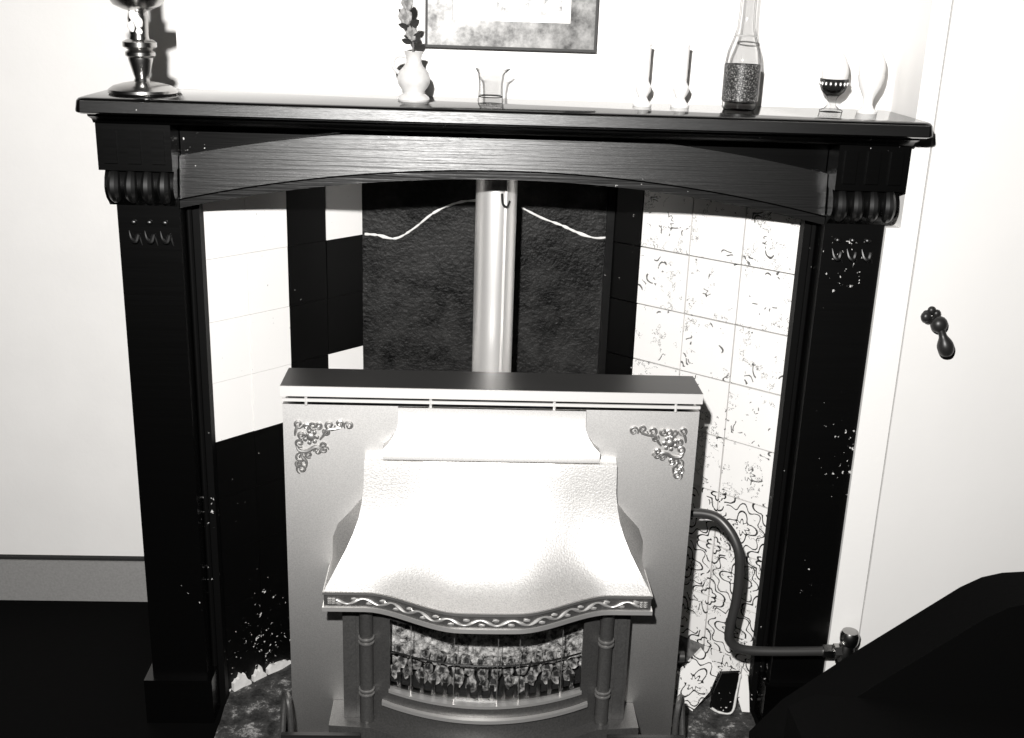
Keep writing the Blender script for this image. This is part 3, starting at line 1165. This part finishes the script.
for ba, ti, wd in (((x0 - .002, y0, ZS + .089), (x0 - .019, y0 - .012, ZS + .094), .0045), ((x0 - .002, y0, ZS + .089), (x0 + .011, y0 - .012, ZS + .106), .0060),
                   ((x0 - .006, y0, ZS + .111), (x0 - .024, y0 - .012, ZS + .117), .0042), ((x0 - .006, y0, ZS + .113), (x0 + .009, y0 - .012, ZS + .124), .0062), ((x0 - .011, y0, ZS + .128), (x0 - .024, y0 - .004, ZS + .139), .004)):
    obj('leaf', leaf(ba, ti, wd), 'leaf', sp)
for cx, cz, sc in ((x0 - .003, ZS + .103, 1.0), (x0 - .013, ZS + .128, 1.15), (x0 - .010, ZS + .148, 1.0)):
    b = NB()
    for i in range(6):
        an = i * PI / 3
        blob(b, (cx + .0055 * sc * math.cos(an), y0 - .004 + .002 * math.sin(an * 2), cz + .006 * sc * math.sin(an)), .0042 * sc, .003, .0058 * sc, 2, .4, i)
    blob(b, (cx, y0 - .006, cz), .0045 * sc, .004, .005 * sc, 2, .3, 3)
    obj('blossom', b, 'petal', sp)

# small glass creamer
c = (-.030, -.100, ZS)
cu = thing('glass_creamer', 'small clear glass creamer with a pouring lip', 'creamer', c)
b = NB()
prof = [(0, 0), (.0195, 0), (.0205, .004), (.0195, .010), (.0190, .030), (.0205, .046), (.0250, .054)]
inner = [(.0240, .0535), (.0190, .045), (.0175, .030), (.0175, .013), (0, .012)]
lathe(b, prof + inner, c, 40, False)
for v in b.verts:                       # pull the lip
    dx, dz = v.co.x - c[0], v.co.z - c[2]
    if dz > .040 and dx > 0:
        v.co.x += .006 * (dx / .025) ** 3 * (dz - .04) / .014
obj('cup', b, 'glass', cu)
b = NB(); lathe(b, [(.0192, .0098), (.0202, .0106), (.0192, .0114)], c, 40, False); obj('base_ring', b, 'iron', cu)

# two slim white china ornaments
for cx, lab in ((.219, 'slim white china vase, the one nearer the picture'), (.281, 'slim white china vase, the one nearer the bottle')):
    c = (cx, -.060, ZS)
    v_ = thing('china_vase', lab, 'vase', c, 'pair of slim white vases on the shelf')
    b = NB(); lathe(b, [(.0150, 0), (.0155, .003), (.0095, .009), (.0070, .014), (.0125, .024), (.0135, .031), (.0090, .038), (.0078, .042)], c, 28); obj('foot', b, 'china', v_)
    b = NB(); lathe(b, [(.0078, .040), (.0085, .050), (.0090, .094), (.0098, .098), (.0080, .098), (.0070, .092), (.0060, .05)], c, 28); obj('neck', b, 'china', v_)

# bottle
c = (.374, -.080, ZS)
bt = thing('bottle', 'tall clear glass bottle with a dark speckled band round its base', 'bottle', c)
b = NB()
lathe(b, [(0, .001), (.024, .0), (.0275, .004), (.028, .010), (.028, .075), (.0255, .092), (.0185, .112), (.0140, .128), (.0128, .15), (.0125, .215), (.0140, .218), (.0140, .228), (.0125, .230), (.0105, .230), (.0105, .15), (.012, .127), (.0165, .111), (.0235, .091), (.0260, .075), (.0260, .012), (0, .010)], c, 40, False)
obj('glass_body', b, 'glass', bt)
b = NB(); lathe(b, [(.0283, .0145), (.0292, .0150), (.0292, .0715), (.0283, .0720)], c, 40, False); obj('label_band', b, 'label', bt)
b = NB(); lathe(b, [(.0172, .1145), (.0182, .1155), (.0172, .1165)], c, 32, False); obj('seam_ring', b, 'ceramic_grey', bt)

# eggs in cups
def egg_mesh(c, rr, h):
    b = NB()
    prof = [(0, 0)]
    for i in range(1, 18):
        a = PI * i / 18
        z = -math.cos(a)
        prof.append((rr * math.sin(a) * (1 - .10 * z), h / 2 * (1 + z)))
    prof.append((0, h))
    lathe(b, prof, c, 32)
    return b


c = (.530, -.065, ZS)
ec = thing('egg_cup', 'dark patterned cut-glass egg cup on a short stem', 'egg cup', c)
b = NB(); lathe(b, [(.0185, 0), (.0190, .003), (.0120, .006), (.0070, .011), (.0065, .020), (.0110, .027)], c, 32); obj('stem', b, 'glass', ec)
b = NB(); lathe(b, [(.0100, .0255), (.0175, .032), (.0215, .040), (.0230, .050), (.0225, .053), (.0213, .050), (.0198, .041), (.016, .034), (.004, .030)], c, 36, False); obj('bowl', b, 'cut_glass', ec)
for i in range(18):
    an = 2 * PI * i / 18
    b = NB(); blob(b, (c[0] + .0226 * math.cos(an), c[1] + .0226 * math.sin(an), c[2] + .0455), .0022, .0022, .0036, 1)
    obj('cut_facet', b, 'relief_bright', ec)
b = NB(); lathe(b, [(.0222, .0510), (.0236, .0520), (.0222, .0530)], c, 36); obj('rim', b, 'iron', ec)
tag(obj('egg', egg_mesh((c[0], c[1], ZS + .033), .0213, .064), 'egg', base=(c[0], c[1], ZS + .033)), 'white egg standing in the dark glass egg cup', 'egg', 'eggs in cups on the shelf')
c = (.590, -.065, ZS)
ec = thing('egg_cup', 'plain white china egg cup at the right end of the shelf', 'egg cup', c)
b = NB(); lathe(b, [(.0165, 0), (.0170, .003), (.0100, .008), (.0075, .014), (.0080, .022), (.0120, .031), (.0175, .042), (.0205, .055), (.0208, .060), (.0196, .060), (.0188, .050), (.014, .039), (.004, .035)], c, 36, False); obj('bowl', b, 'china', ec)
tag(obj('egg', egg_mesh((c[0], c[1], ZS + .041), .0212, .063), 'egg', base=(c[0], c[1], ZS + .041)), 'white egg standing in the white china egg cup', 'egg', 'eggs in cups on the shelf')

# ------------------------------------------------------------------ dark armchair at the right
ac = thing('armchair', 'black upholstered armchair with sloping side at the lower right', 'armchair', (1.0, -.75, 0))
def slab(prof, y0, y1, name, bev=.03):
    b = NB(); prism(b, prof, 'y', y0, y1); bevel(b, bev, 4, 20)
    return obj(name, b, 'uphol', ac)
side = [(.40, .06), (.395, .23), (.44, .288), (.54, .372), (.64, .450), (.69, .489), (.72, .506), (.75, .514), (.79, .517), (1.05, .50), (1.12, .46), (1.12, .06)]
slab(side, -.545, -.455, 'side_panel', .012)
slab(side, -1.165, -1.075, 'side_panel', .012)
slab([(.42, .10), (.42, .34), (.46, .36), (.95, .33), (.95, .10)], -1.074, -.546, 'seat', .03)
slab([(.86, .33), (.93, .82), (1.0, .85), (1.08, .82), (1.06, .12), (.96, .12)], -1.074, -.546, 'backrest', .03)
for x in (.45, 1.07):
    for y in (-1.12, -.50):
        b = NB(); lathe(b, [(.016, 0), (.024, .065)], (x, y, 0), 16); obj('leg', b, 'uphol', ac)
